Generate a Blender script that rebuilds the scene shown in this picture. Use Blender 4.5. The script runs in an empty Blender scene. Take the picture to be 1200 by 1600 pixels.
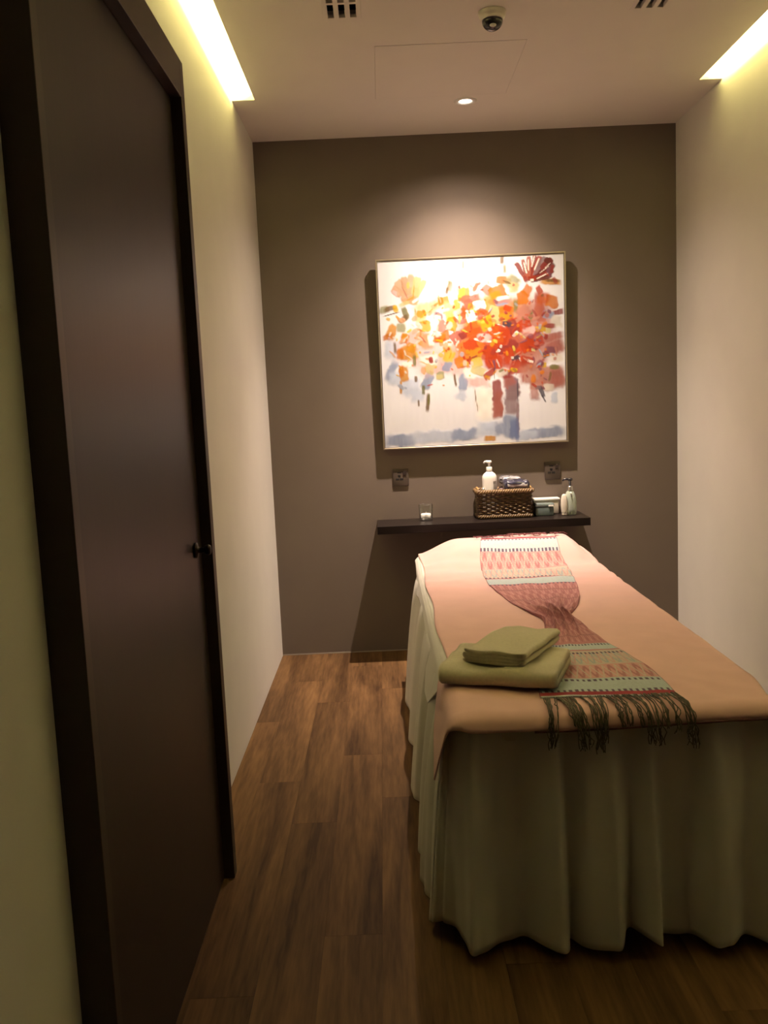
import bpy, bmesh, math, random
import numpy as np
from mathutils import Vector, Matrix
random.seed(7); np.random.seed(7)
scene = bpy.context.scene
COL = scene.collection

# ---------------------------------------------------------------- camera, world, lamps, exposure
def build_camera():
    p, y, r, H, f = .1201, -.0029, -.0448, 1.38, 1402.5
    cp, sp, cy, sy = math.cos(p), math.sin(p), math.cos(y), math.sin(y)
    F = Vector((sy*cp, cy*cp, -sp)); R = Vector((cy, -sy, 0)); U = R.cross(F)
    c, s = math.cos(r), math.sin(r)
    R2 = c*R + s*U; U2 = -s*R + c*U
    cam = bpy.data.cameras.new('camera'); o = bpy.data.objects.new('camera', cam); COL.objects.link(o)
    o.matrix_world = Matrix(((R2.x, U2.x, -F.x, 0), (R2.y, U2.y, -F.y, 0), (R2.z, U2.z, -F.z, H), (0, 0, 0, 1)))
    cam.sensor_fit = 'VERTICAL'; cam.sensor_height = 36; cam.lens = f/1600*36; cam.clip_start = .02
    scene.camera = o
build_camera()
w = bpy.data.worlds.new('world'); scene.world = w; w.use_nodes = True
w.node_tree.nodes['Background'].inputs[0].default_value = (0, 0, 0, 1)
w.node_tree.nodes['Background'].inputs[1].default_value = 0
scene.view_settings.view_transform = 'Standard'; scene.view_settings.look = 'None'
scene.view_settings.exposure = 0; scene.view_settings.gamma = 1; scene.view_settings.use_curve_mapping = False

XL, XN, XR, YB, ZC, YF = -.618, -.559, 1.606, 4.916, 2.772, -.9
COVE_W, COVE_Y, COVE_H, COVE_D, COVE_L = .103, 4.267, .20, .26, 3.0
SPOT = Vector((.455, 4.416, 2.762))
def spot(name, target, power, size, col, radius=.018):
    l = bpy.data.lights.new(name, 'SPOT'); l.energy = power; l.spot_size = math.radians(size); l.spot_blend = 1
    l.color = col; l.shadow_soft_size = radius
    o = bpy.data.objects.new(name, l); COL.objects.link(o); o.location = SPOT
    o.rotation_euler = (Vector(target)-SPOT).to_track_quat('-Z', 'Y').to_euler()
WARM = (1, .775, .62)
spot('downlight_main_beam', (.44, 4.90, 0), 185, 96, WARM)
spot('downlight_spill', (.46, 4.50, 0), 84, 140, WARM)
spot('downlight_narrow_beam', (.46, 4.80, 0), 195, 66, WARM)
LIME = (1, .90, .33)
def cove_lamp(name, x, side, power):                  # fluorescent strip lying on the ceiling board, hidden above the slot
    l = bpy.data.lights.new(name, 'AREA'); l.shape = 'RECTANGLE'; l.size = COVE_L; l.size_y = .03
    l.energy = power; l.color = LIME
    o = bpy.data.objects.new(name, l); COL.objects.link(o)
    o.location = (x, (COVE_Y-.06) - COVE_L/2, ZC+.05)
    d = Vector((side, 0, .25)).normalized(); z = -d; xx = Vector((0, 1, 0)); yy = z.cross(xx)
    o.matrix_world = Matrix(((xx.x, yy.x, z.x, o.location.x), (xx.y, yy.y, z.y, o.location.y), (xx.z, yy.z, z.z, o.location.z), (0, 0, 0, 1)))
cove_lamp('cove_strip_left', XL+COVE_W+.05, -1, 43)
cove_lamp('cove_strip_right', XR-COVE_W-.05, 1, 43)

# ---------------------------------------------------------------- helpers
def lin(c):
    return c/12.92 if c <= .04045 else ((c+.055)/1.055)**2.4
def hexc(h): return tuple(lin(int(h[i:i+2], 16)/255) for i in (0, 2, 4))
def mat(name, col, rough=.7, var=0, scale=40, bump=0, bscale=200, metallic=0, coat=0, trans=0, spec=.5, stretch=(1, 1, 1), sheen=0, ior=1.45, obj=True):
    m = bpy.data.materials.new(name); m.use_nodes = True; nt = m.node_tree; N = nt.nodes; L = nt.links
    b = N['Principled BSDF']
    b.inputs['Roughness'].default_value = rough; b.inputs['Metallic'].default_value = metallic
    b.inputs['Coat Weight'].default_value = coat; b.inputs['Transmission Weight'].default_value = trans
    b.inputs['Specular IOR Level'].default_value = spec; b.inputs['IOR'].default_value = ior
    b.inputs['Sheen Weight'].default_value = sheen
    tc = N.new('ShaderNodeTexCoord'); mp = N.new('ShaderNodeMapping'); mp.inputs['Scale'].default_value = stretch
    L.new(tc.outputs['Object'], mp.inputs[0])
    n = N.new('ShaderNodeTexNoise'); n.inputs['Scale'].default_value = scale; n.inputs['Detail'].default_value = 4
    L.new(mp.outputs[0], n.inputs['Vector'])
    r = N.new('ShaderNodeValToRGB'); r.color_ramp.elements[0].position = .3; r.color_ramp.elements[1].position = .7
    a = [max(0, c*(1-var)) for c in col]; z = [min(1, c*(1+var)) for c in col]
    r.color_ramp.elements[0].color = (*a, 1); r.color_ramp.elements[1].color = (*z, 1)
    L.new(n.outputs[0], r.inputs[0]); L.new(r.outputs[0], b.inputs['Base Color'])
    if bump:
        n2 = N.new('ShaderNodeTexNoise'); n2.inputs['Scale'].default_value = bscale; n2.inputs['Detail'].default_value = 3
        L.new(mp.outputs[0], n2.inputs['Vector'])
        bp = N.new('ShaderNodeBump'); bp.inputs['Strength'].default_value = bump; bp.inputs['Distance'].default_value = .002
        L.new(n2.outputs[0], bp.inputs['Height']); L.new(bp.outputs[0], b.inputs['Normal'])
    return m
def mat_attr(name, rough=.8, bump=0, bscale=600, coat=0):          # colour held per vertex (woven pattern, brush strokes)
    m = mat(name, (.5, .5, .5), rough, 0, 50, bump, bscale, coat=coat); nt = m.node_tree
    a = nt.nodes.new('ShaderNodeAttribute'); a.attribute_name = 'pigment'
    nt.links.new(a.outputs['Color'], nt.nodes['Principled BSDF'].inputs['Base Color'])
    return m
def emit(name, col, s):
    m = bpy.data.materials.new(name); m.use_nodes = True; b = m.node_tree.nodes['Principled BSDF']
    b.inputs['Base Color'].default_value = (*col, 1); b.inputs['Emission Color'].default_value = (*col, 1); b.inputs['Emission Strength'].default_value = s
    return m
def link(name, me, m=None, parent=None, smooth=False):
    if m: me.materials.append(m)
    if smooth: me.polygons.foreach_set('use_smooth', [True]*len(me.polygons))
    o = bpy.data.objects.new(name, me); COL.objects.link(o)
    if parent: o.parent = parent
    return o
def obj(name, bm, m, parent=None, smooth=False):
    me = bpy.data.meshes.new(name); bm.to_mesh(me); bm.free()
    return link(name, me, m, parent, smooth)
def pyobj(name, v, f, m, parent=None, smooth=False):
    me = bpy.data.meshes.new(name); me.from_pydata([tuple(map(float, p)) for p in v], [], f); me.update()
    return link(name, me, m, parent, smooth)
def empty(name, loc=(0, 0, 0), rz=0):
    o = bpy.data.objects.new(name, None); COL.objects.link(o); o.location = loc; o.rotation_euler = (0, 0, rz)
    o.empty_display_size = .05
    return o
def tag(o, label=None, cat=None, group=None, kind=None):
    for k, v in (('label', label), ('category', cat), ('group', group), ('kind', kind)):
        if v: o[k] = v
    return o
def box(bm, a, b, bev=0, seg=2):
    g = bmesh.ops.create_cube(bm, size=1)['verts']
    bmesh.ops.scale(bm, verts=g, vec=[b[i]-a[i] for i in range(3)])
    bmesh.ops.translate(bm, verts=g, vec=[(a[i]+b[i])/2 for i in range(3)])
    if bev:
        e = {e for v in g for e in v.link_edges}
        bmesh.ops.bevel(bm, geom=list(e), offset=bev, segments=seg, affect='EDGES', profile=.5)
    return bm
def boxobj(name, a, b, m, parent=None, bev=0, seg=2, smooth=False):
    return obj(name, box(bmesh.new(), a, b, bev, seg), m, parent, smooth)
def lathe(bm, prof, seg=32, cx=0, cy=0, cz=0, sx=1, sy=1):
    rings = []
    for r, z in prof:
        if r < 1e-6: rings.append([bm.verts.new((cx, cy, cz+z))])
        else: rings.append([bm.verts.new((cx+sx*r*math.cos(2*math.pi*i/seg), cy+sy*r*math.sin(2*math.pi*i/seg), cz+z)) for i in range(seg)])
    for A, B in zip(rings, rings[1:]):
        for i in range(seg):
            j = (i+1) % seg
            q = [A[i % len(A)], A[j % len(A)], B[j % len(B)], B[i % len(B)]]
            q = list(dict.fromkeys(q))
            if len(q) > 2: bm.faces.new(q)
    bmesh.ops.recalc_face_normals(bm, faces=bm.faces)
    return bm
def tube(bm, pts, rad, seg=8, closed=False):
    pts = [Vector(p) for p in pts]; n = len(pts); rings = []
    for i, p in enumerate(pts):
        t = (pts[(i+1) % n if closed else min(i+1, n-1)] - pts[(i-1) % n if closed else max(i-1, 0)])
        if t.length < 1e-9: t = Vector((0, 0, 1))
        t.normalize(); a = Vector((0, 0, 1)) if abs(t.z) < .9 else Vector((1, 0, 0))
        u = t.cross(a).normalized(); v = t.cross(u)
        r = rad(i/(n-1)) if callable(rad) else rad
        rings.append([bm.verts.new(p + r*(math.cos(2*math.pi*k/seg)*u + math.sin(2*math.pi*k/seg)*v)) for k in range(seg)])
    m = n if closed else n-1
    for i in range(m):
        A, B = rings[i], rings[(i+1) % n]
        for k in range(seg): bm.faces.new((A[k], A[(k+1) % seg], B[(k+1) % seg], B[k]))
    if not closed:
        bm.faces.new(rings[0][::-1]); bm.faces.new(rings[-1])
    return bm
def grid(name, P, m, parent=None, smooth=True, closed=False, thick=0, offset=-1):   # P: array (rows, cols, 3)
    R, C, _ = P.shape; f = []
    for i in range(R-1):
        for j in range(C if closed else C-1):
            k = (j+1) % C
            f.append((i*C+j, i*C+k, (i+1)*C+k, (i+1)*C+j))
    o = pyobj(name, P.reshape(-1, 3), f, m, parent, smooth)
    if thick:
        s = o.modifiers.new('thickness', 'SOLIDIFY'); s.thickness = thick; s.offset = offset
    return o
def pigment(o, rgb):                                               # rgb: (n_verts, 3) linear
    me = o.data; a = me.color_attributes.new('pigment', 'FLOAT_COLOR', 'POINT')
    c = np.ones((len(me.vertices), 4), np.float32); c[:, :3] = rgb
    a.data.foreach_set('color', c.ravel())
def ss(a, b, x):
    t = np.clip((np.asarray(x, float)-a)/(b-a), 0, 1); return t*t*(3-2*t)
def catmull(pts, n, closed=False):
    P = np.array(pts, float); N = len(P); out = []
    m = N if closed else N-1
    for q in np.linspace(0, m, n, endpoint=not closed):
        i = min(int(q), m-1); t = q-i
        idx = [(i+k) % N if closed else min(max(i+k, 0), N-1) for k in (-1, 0, 1, 2)]
        a, b, c, d = P[idx]
        out.append(.5*((2*b)+(c-a)*t+(2*a-5*b+4*c-d)*t*t+(3*b-a-3*c+d)*t**3))
    return np.array(out)
def vnoise(x, y, seed=0):                                          # smooth value noise on arrays
    g = np.random.RandomState(seed).rand(64, 64)
    xi, yi = np.floor(x).astype(int), np.floor(y).astype(int); fx, fy = x-xi, y-yi
    fx, fy = fx*fx*(3-2*fx), fy*fy*(3-2*fy)
    a, b, c, d = g[yi % 64, xi % 64], g[yi % 64, (xi+1) % 64], g[(yi+1) % 64, xi % 64], g[(yi+1) % 64, (xi+1) % 64]
    return (a*(1-fx)+b*fx)*(1-fy)+(c*(1-fx)+d*fx)*fy

M = {}
M['white_wall'] = mat('white_wall_paint', (.72, .70, .66), .75, .015, 6, .15, 250)
M['brown_wall'] = mat('brown_wall_paint', (.150, .118, .096), .7, .03, 5, .15, 250)
M['ceiling'] = mat('ceiling_paint', (.76, .72, .665), .85, .012, 6, .1, 200)
M['door'] = mat('dark_brown_laminate', (.028, .017, .013), .42, .12, 9, .06, 60, stretch=(1, 1, .12))
M['frame'] = mat('dark_brown_frame', (.05, .034, .026), .42, .1, 14, .05, 80, stretch=(1, 1, .15))
M['shelf'] = mat('espresso_shelf', (.012, .008, .007), .35, .15, 30, .05, 90, spec=.3, stretch=(.1, 1, 1))
M['black'] = mat('matte_black', (.012, .011, .011), .5)
M['dark_plastic'] = mat('dark_glossy_plastic', (.02, .02, .028), .15, coat=.5)
M['white_plastic'] = mat('white_plastic', (.78, .77, .74), .3, .01)
M['steel'] = mat('brushed_steel', (.6, .58, .55), .3, .02, metallic=1)
M['champagne'] = mat('champagne_metal', (.45, .38, .28), .35, .05, 30, metallic=.8)

# ---------------------------------------------------------------- the room
def slab(name, a, b, m, kind='structure', parent=None):
    o = boxobj(name, a, b, m, parent)
    if kind and not parent: o['kind'] = kind
    return o
TOP = ZC+COVE_H
T = .12
# left wall: the far run, the wall over the door, and the thicker near run
bm = bmesh.new()
box(bm, (XL-T, 2.52, 0), (XL, YB+T, TOP)); box(bm, (XL-T, 1.40, 2.30), (XL, 2.52, TOP))
box(bm, (XL-T, YF, 0), (XN, 1.425, TOP))
tag(obj('wall_left', bm, M['white_wall']), kind='structure')
slab('wall_right', (XR, YF-T, 0), (XR+T, YB+T, TOP), M['white_wall'])
slab('wall_back', (XL, YB, 0), (XR, YB+T, ZC), M['brown_wall'])
slab('wall_front', (XL-T, YF-T, 0), (XR, YF, TOP), M['brown_wall'])
# ceiling board with slots along both walls and openings for vents and downlight
VX = (-.150, -.012); VY = (2.90, 3.452); WX = (.968, 1.110); WY = (2.93, 3.487)
HX = (.0335, .6335); HY = (3.715, 4.33); G = .004; g = .0008; DL = .036
holes = [(*VX, *VY), (*WX, *WY), (SPOT.x-DL, SPOT.x+DL, SPOT.y-DL, SPOT.y+DL), (XL-1, XL+COVE_W, COVE_Y-COVE_L-.1, COVE_Y), (XR-COVE_W, XR+1, COVE_Y-COVE_L-.1, COVE_Y)]
holes += [(HX[0], HX[1], HY[0], HY[0]+G), (HX[0], HX[1], HY[1]-g, HY[1]), (HX[0], HX[0]+g, *HY), (HX[1]-g, HX[1], *HY)]
holes += [(HX[0]+g, HX[1]-g, HY[0]+G, HY[1]-g)]
xs = sorted({XL, XR} | {h[i] for h in holes for i in (0, 1) if XL < h[i] < XR})
ys = sorted({YF, YB} | {h[i] for h in holes for i in (2, 3) if YF < h[i] < YB})
CT = .03
bm = bmesh.new(); cells = set()
for i in range(len(xs)-1):
    for j in range(len(ys)-1):
        cx, cy = (xs[i]+xs[i+1])/2, (ys[j]+ys[j+1])/2
        if not any(h[0] < cx < h[1] and h[2] < cy < h[3] for h in holes): cells.add((i, j))
for i, j in cells:
    x0, x1, y0, y1 = xs[i], xs[i+1], ys[j], ys[j+1]
    q = lambda *p: bm.faces.new([bm.verts.new(v) for v in p])
    q((x0, y0, ZC), (x0, y1, ZC), (x1, y1, ZC), (x1, y0, ZC)); q((x0, y0, ZC+CT), (x1, y0, ZC+CT), (x1, y1, ZC+CT), (x0, y1, ZC+CT))
    for (di, dj), (p, r) in {(-1, 0): ((x0, y1), (x0, y0)), (1, 0): ((x1, y0), (x1, y1)), (0, -1): ((x0, y0), (x1, y0)), (0, 1): ((x1, y1), (x0, y1))}.items():
        if (i+di, j+dj) not in cells: q((*p, ZC), (*r, ZC), (*r, ZC+CT), (*p, ZC+CT))
bmesh.ops.remove_doubles(bm, verts=bm.verts, dist=1e-5)
ceil = tag(obj('ceiling', bm, M['ceiling']), kind='structure')
boxobj('access_panel', (HX[0]+g, HY[0]+G, ZC), (HX[1]-g, HY[1]-g, ZC+CT), M['ceiling'], ceil)
# cove recess linings above the slots
for n, x0, x1 in ((1, XL, XL+COVE_D), (2, XR-COVE_D, XR)):
    bm = bmesh.new()
    box(bm, (x0, YF, ZC+COVE_H), (x1, COVE_Y+.02, ZC+COVE_H+.02))          # top
    box(bm, (x0, COVE_Y, ZC+CT-.001), (x1, COVE_Y+.02, ZC+COVE_H))          # far end
    xi = x1 if n == 1 else x0
    box(bm, (x0, COVE_Y-COVE_L-.12, ZC+CT-.001), (x1, COVE_Y-COVE_L-.1, ZC+COVE_H))
    box(bm, (xi-.01, YF, ZC+CT), (xi+.01, COVE_Y, ZC+COVE_H))               # inner side
    tag(obj('trim_%d' % n, bm, M['white_wall']), kind='structure')
slab('baseboard_back', (XL, YB-.004, 0), (XR, YB, .006), mat('pale_sealant', (.30, .26, .22), .5))

# floor: a base slab and vinyl planks laid one by one along the room
floor = slab('floor', (XL-T, YF-T, -.05), (XR+T, YB+T, -.004), M['black'])
def wood(name, c1, c2, seed):
    m = bpy.data.materials.new(name); m.use_nodes = True; nt = m.node_tree; N = nt.nodes; L = nt.links; b = N['Principled BSDF']
    tc = N.new('ShaderNodeTexCoord'); mp = N.new('ShaderNodeMapping'); mp.inputs['Scale'].default_value = (1, .09, 1)
    L.new(tc.outputs['Object'], mp.inputs[0])
    oi = N.new('ShaderNodeObjectInfo'); ad = N.new('ShaderNodeVectorMath'); ad.operation = 'ADD'
    ml = N.new('ShaderNodeMath'); ml.operation = 'MULTIPLY'; ml.inputs[1].default_value = 37
    L.new(oi.outputs['Random'], ml.inputs[0]); L.new(mp.outputs[0], ad.inputs[0]); L.new(ml.outputs[0], ad.inputs[1])
    n1 = N.new('ShaderNodeTexNoise'); n1.inputs['Scale'].default_value = 11; n1.inputs['Detail'].default_value = 3; n1.inputs['Distortion'].default_value = .8
    n2 = N.new('ShaderNodeTexNoise'); n2.inputs['Scale'].default_value = 90; n2.inputs['Detail'].default_value = 5
    L.new(ad.outputs[0], n1.inputs['Vector']); L.new(ad.outputs[0], n2.inputs['Vector'])
    mx = N.new('ShaderNodeMix'); mx.inputs[0].default_value = .3; L.new(n1.outputs[0], mx.inputs[2]); L.new(n2.outputs[0], mx.inputs[3])
    r = N.new('ShaderNodeValToRGB'); r.color_ramp.elements[0].position = .34; r.color_ramp.elements[1].position = .66
    r.color_ramp.elements[0].color = (*c1, 1); r.color_ramp.elements[1].color = (*c2, 1); L.new(mx.outputs[0], r.inputs[0])
    hs = N.new('ShaderNodeHueSaturation'); mr = N.new('ShaderNodeMapRange'); mr.inputs[3].default_value = .9; mr.inputs[4].default_value = 1.1
    L.new(oi.outputs['Random'], mr.inputs[0]); L.new(mr.outputs[0], hs.inputs['Value']); L.new(r.outputs[0], hs.inputs['Color'])
    L.new(hs.outputs[0], b.inputs['Base Color']); b.inputs['Roughness'].default_value = .6; b.inputs['Specular IOR Level'].default_value = .2
    bp = N.new('ShaderNodeBump'); bp.inputs['Strength'].default_value = .12; bp.inputs['Distance'].default_value = .002
    L.new(n2.outputs[0], bp.inputs['Height']); L.new(bp.outputs[0], b.inputs['Normal'])
    return m
M['wood'] = wood('brown_vinyl_plank', (.062, .030, .012), (.225, .122, .050), 1)
PW, PL = .152, 1.22
meshes = {}
def plank(x0, x1, y0, y1):
    k = (round(x1-x0, 3), round(y1-y0, 3))
    if k not in meshes:
        bm = bmesh.new(); g = .0001
        box(bm, (g, g, -.004), (x1-x0-g, y1-y0-g, 0),   .0004, 1)
        me = bpy.data.meshes.new('plank'); bm.to_mesh(me); bm.free(); me.materials.append(M['wood']); meshes[k] = me
    o = bpy.data.objects.new('plank', meshes[k]); COL.objects.link(o); o.parent = floor; o.location = (x0, y0, 0)
x = XL-.05; c = 0
offs = [.15, .72, .38, .95, .55, .05, .8, .3, 1.05, .6, .2, .9, .45, .1, .7, .35]
while x < XR:
    a, b = max(x, XL), min(x+PW, XR); y = YB-PL*2+offs[c % 16]-PL*3
    while y < YB:
        y0, y1 = max(y, YF), min(y+PL, YB)
        if y1-y0 > .02: plank(a, b, y0, y1)
        y += PL
    x += PW; c += 1

# door on the left: boxed frame standing proud of the wall, flush panel set back in it
XD, YD0, YD1, ZD = -.499, 1.421, 2.560, 2.318
door = tag(empty('door_1', (XD, 2.0, 0)), kind='structure')
def part(name, a, b, m, par, bev=.001):
    o = boxobj(name, [a[i]-par.location[i] for i in range(3)], [b[i]-par.location[i] for i in range(3)], m, par, bev, 1)
    return o
part('jamb', (XL-.06, YD1-.040, 0), (XD, YD1, ZD), M['frame'], door)
part('jamb', (XL-.06, YD0, 0), (XD, YD0+.030, ZD), M['frame'], door)
part('header', (XL-.06, YD0+.030, ZD-.100), (XD, YD1-.040, ZD), M['frame'], door)
leaf = part('door_panel', (XD-.072, YD0+.031, .006), (XD-.030, YD1-.042, ZD-.101), M['door'], door)
leaf.location = (0, 0, 0)
bm = bmesh.new()
rot = Matrix.Rotation(math.pi/2, 4, 'Y')
lathe(bm, [(0, 0), (.020, 0), (.022, .004), (.020, .008), (.008, .010), (.008, .026), (.013, .030), (.015, .038), (.012, .044), (0, .046)], 20)
bmesh.ops.transform(bm, matrix=Matrix.Translation((XD-.030-door.location.x, 2.425-door.location.y, 1.005))@rot, verts=bm.verts)
tag(obj('door_knob', bm, mat('dark_bronze', (.03, .02, .016), .4, metallic=.7), leaf, True), 'small dark round latch knob')

# ceiling fittings
def vent(label, X, Y, n):
    v = tag(empty('air_vent', ((X[0]+X[1])/2, (Y[0]+Y[1])/2, ZC)), label, 'vent', 'slot air vents in the ceiling')
    w = X[1]-X[0]; sw = .0225; bar = (w-3*sw)/4
    cx, cy = v.location.x, v.location.y
    for k in range(4):
        x0 = X[0]+k*(bar+sw)
        part('bar', (x0, Y[0], ZC-.002), (x0+bar, Y[1], ZC+.014), M['ceiling'], v, .001)
    y = Y[1]
    for k in range(6):
        part('crossbar', (X[0], max(Y[0], y-.014), ZC-.0015), (X[1], y, ZC+.012), M['ceiling'], v, .0005); y -= .122 if n == 0 else .135
        if y-.014 < Y[0]: break
    bm = bmesh.new(); z1 = ZC+.16
    for a, b in (((X[0]-.004, Y[0]-.004, z1), (X[1]+.004, Y[1]+.004, z1+.004)), ((X[0]-.004, Y[0]-.004, ZC+CT), (X[0], Y[1]+.004, z1)), ((X[1], Y[0]-.004, ZC+CT), (X[1]+.004, Y[1]+.004, z1)),
                 ((X[0], Y[0]-.004, ZC+CT), (X[1], Y[0], z1)), ((X[0], Y[1], ZC+CT), (X[1], Y[1]+.004, z1))):
        box(bm, [a[0]-cx, a[1]-cy, a[2]-ZC], [b[0]-cx, b[1]-cy, b[2]-ZC])
    obj('duct', bm, M['black'], v)
vent('slotted white air vent in the ceiling, the left one above the brown wall', VX, VY, 0)
vent('slotted white air vent in the ceiling, the right one near the right light slot', WX, WY, 1)
c = tag(empty('dome_camera', (.463, 3.45, ZC)), 'small black dome on a pale round base mounted on the ceiling', 'camera')
obj('base', lathe(bmesh.new(), [(0, 0), (.050, 0), (.051, -.003), (.049, -.014), (.044, -.024), (.039, -.029), (0, -.029)], 40), M['ceiling'], c, True)
dome = obj('dome', lathe(bmesh.new(), [(0, -.026)] + [(.038*math.cos(t), -.031-.035*math.sin(t)) for t in np.linspace(-.12, math.pi/2, 14)][:-1] + [(0, -.066)], 32), M['dark_plastic'], c, True)
bm = bmesh.new(); lathe(bm, [(0, .0), (.010, .0), (.011, .002), (.009, .004), (0, .0045)], 20, sx=1.1, sy=.6)
bmesh.ops.transform(bm, matrix=Matrix.Translation((-.002, -.0265, -.0545))@Matrix.Rotation(math.radians(130), 4, 'X'), verts=bm.verts)
tag(obj('lens', bm, M['white_plastic'], dome, True), 'pale lens window')
d = tag(empty('downlight', (SPOT.x, SPOT.y, ZC)), 'lit round recessed spotlight in the ceiling above the painting', 'light')
obj('trim_ring', lathe(bmesh.new(), [(.030, .004), (.033, -.003), (.045, -.005), (.053, -.003), (.054, 0), (.034, 0), (.030, .004)], 40), M['white_plastic'], d, True)
obj('reflector', lathe(bmesh.new(), [(.030, .004), (.024, .03), (.021, .045), (0, .046)], 32), M['steel'], d, True)
obj('bulb', lathe(bmesh.new(), [(0, -.004), (.016, -.003), (.025, .000), (.0285, .006), (.022, .02), (0, .03)], 24), emit('lit_bulb', (1, .86, .72), 9), d, True)

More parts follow.
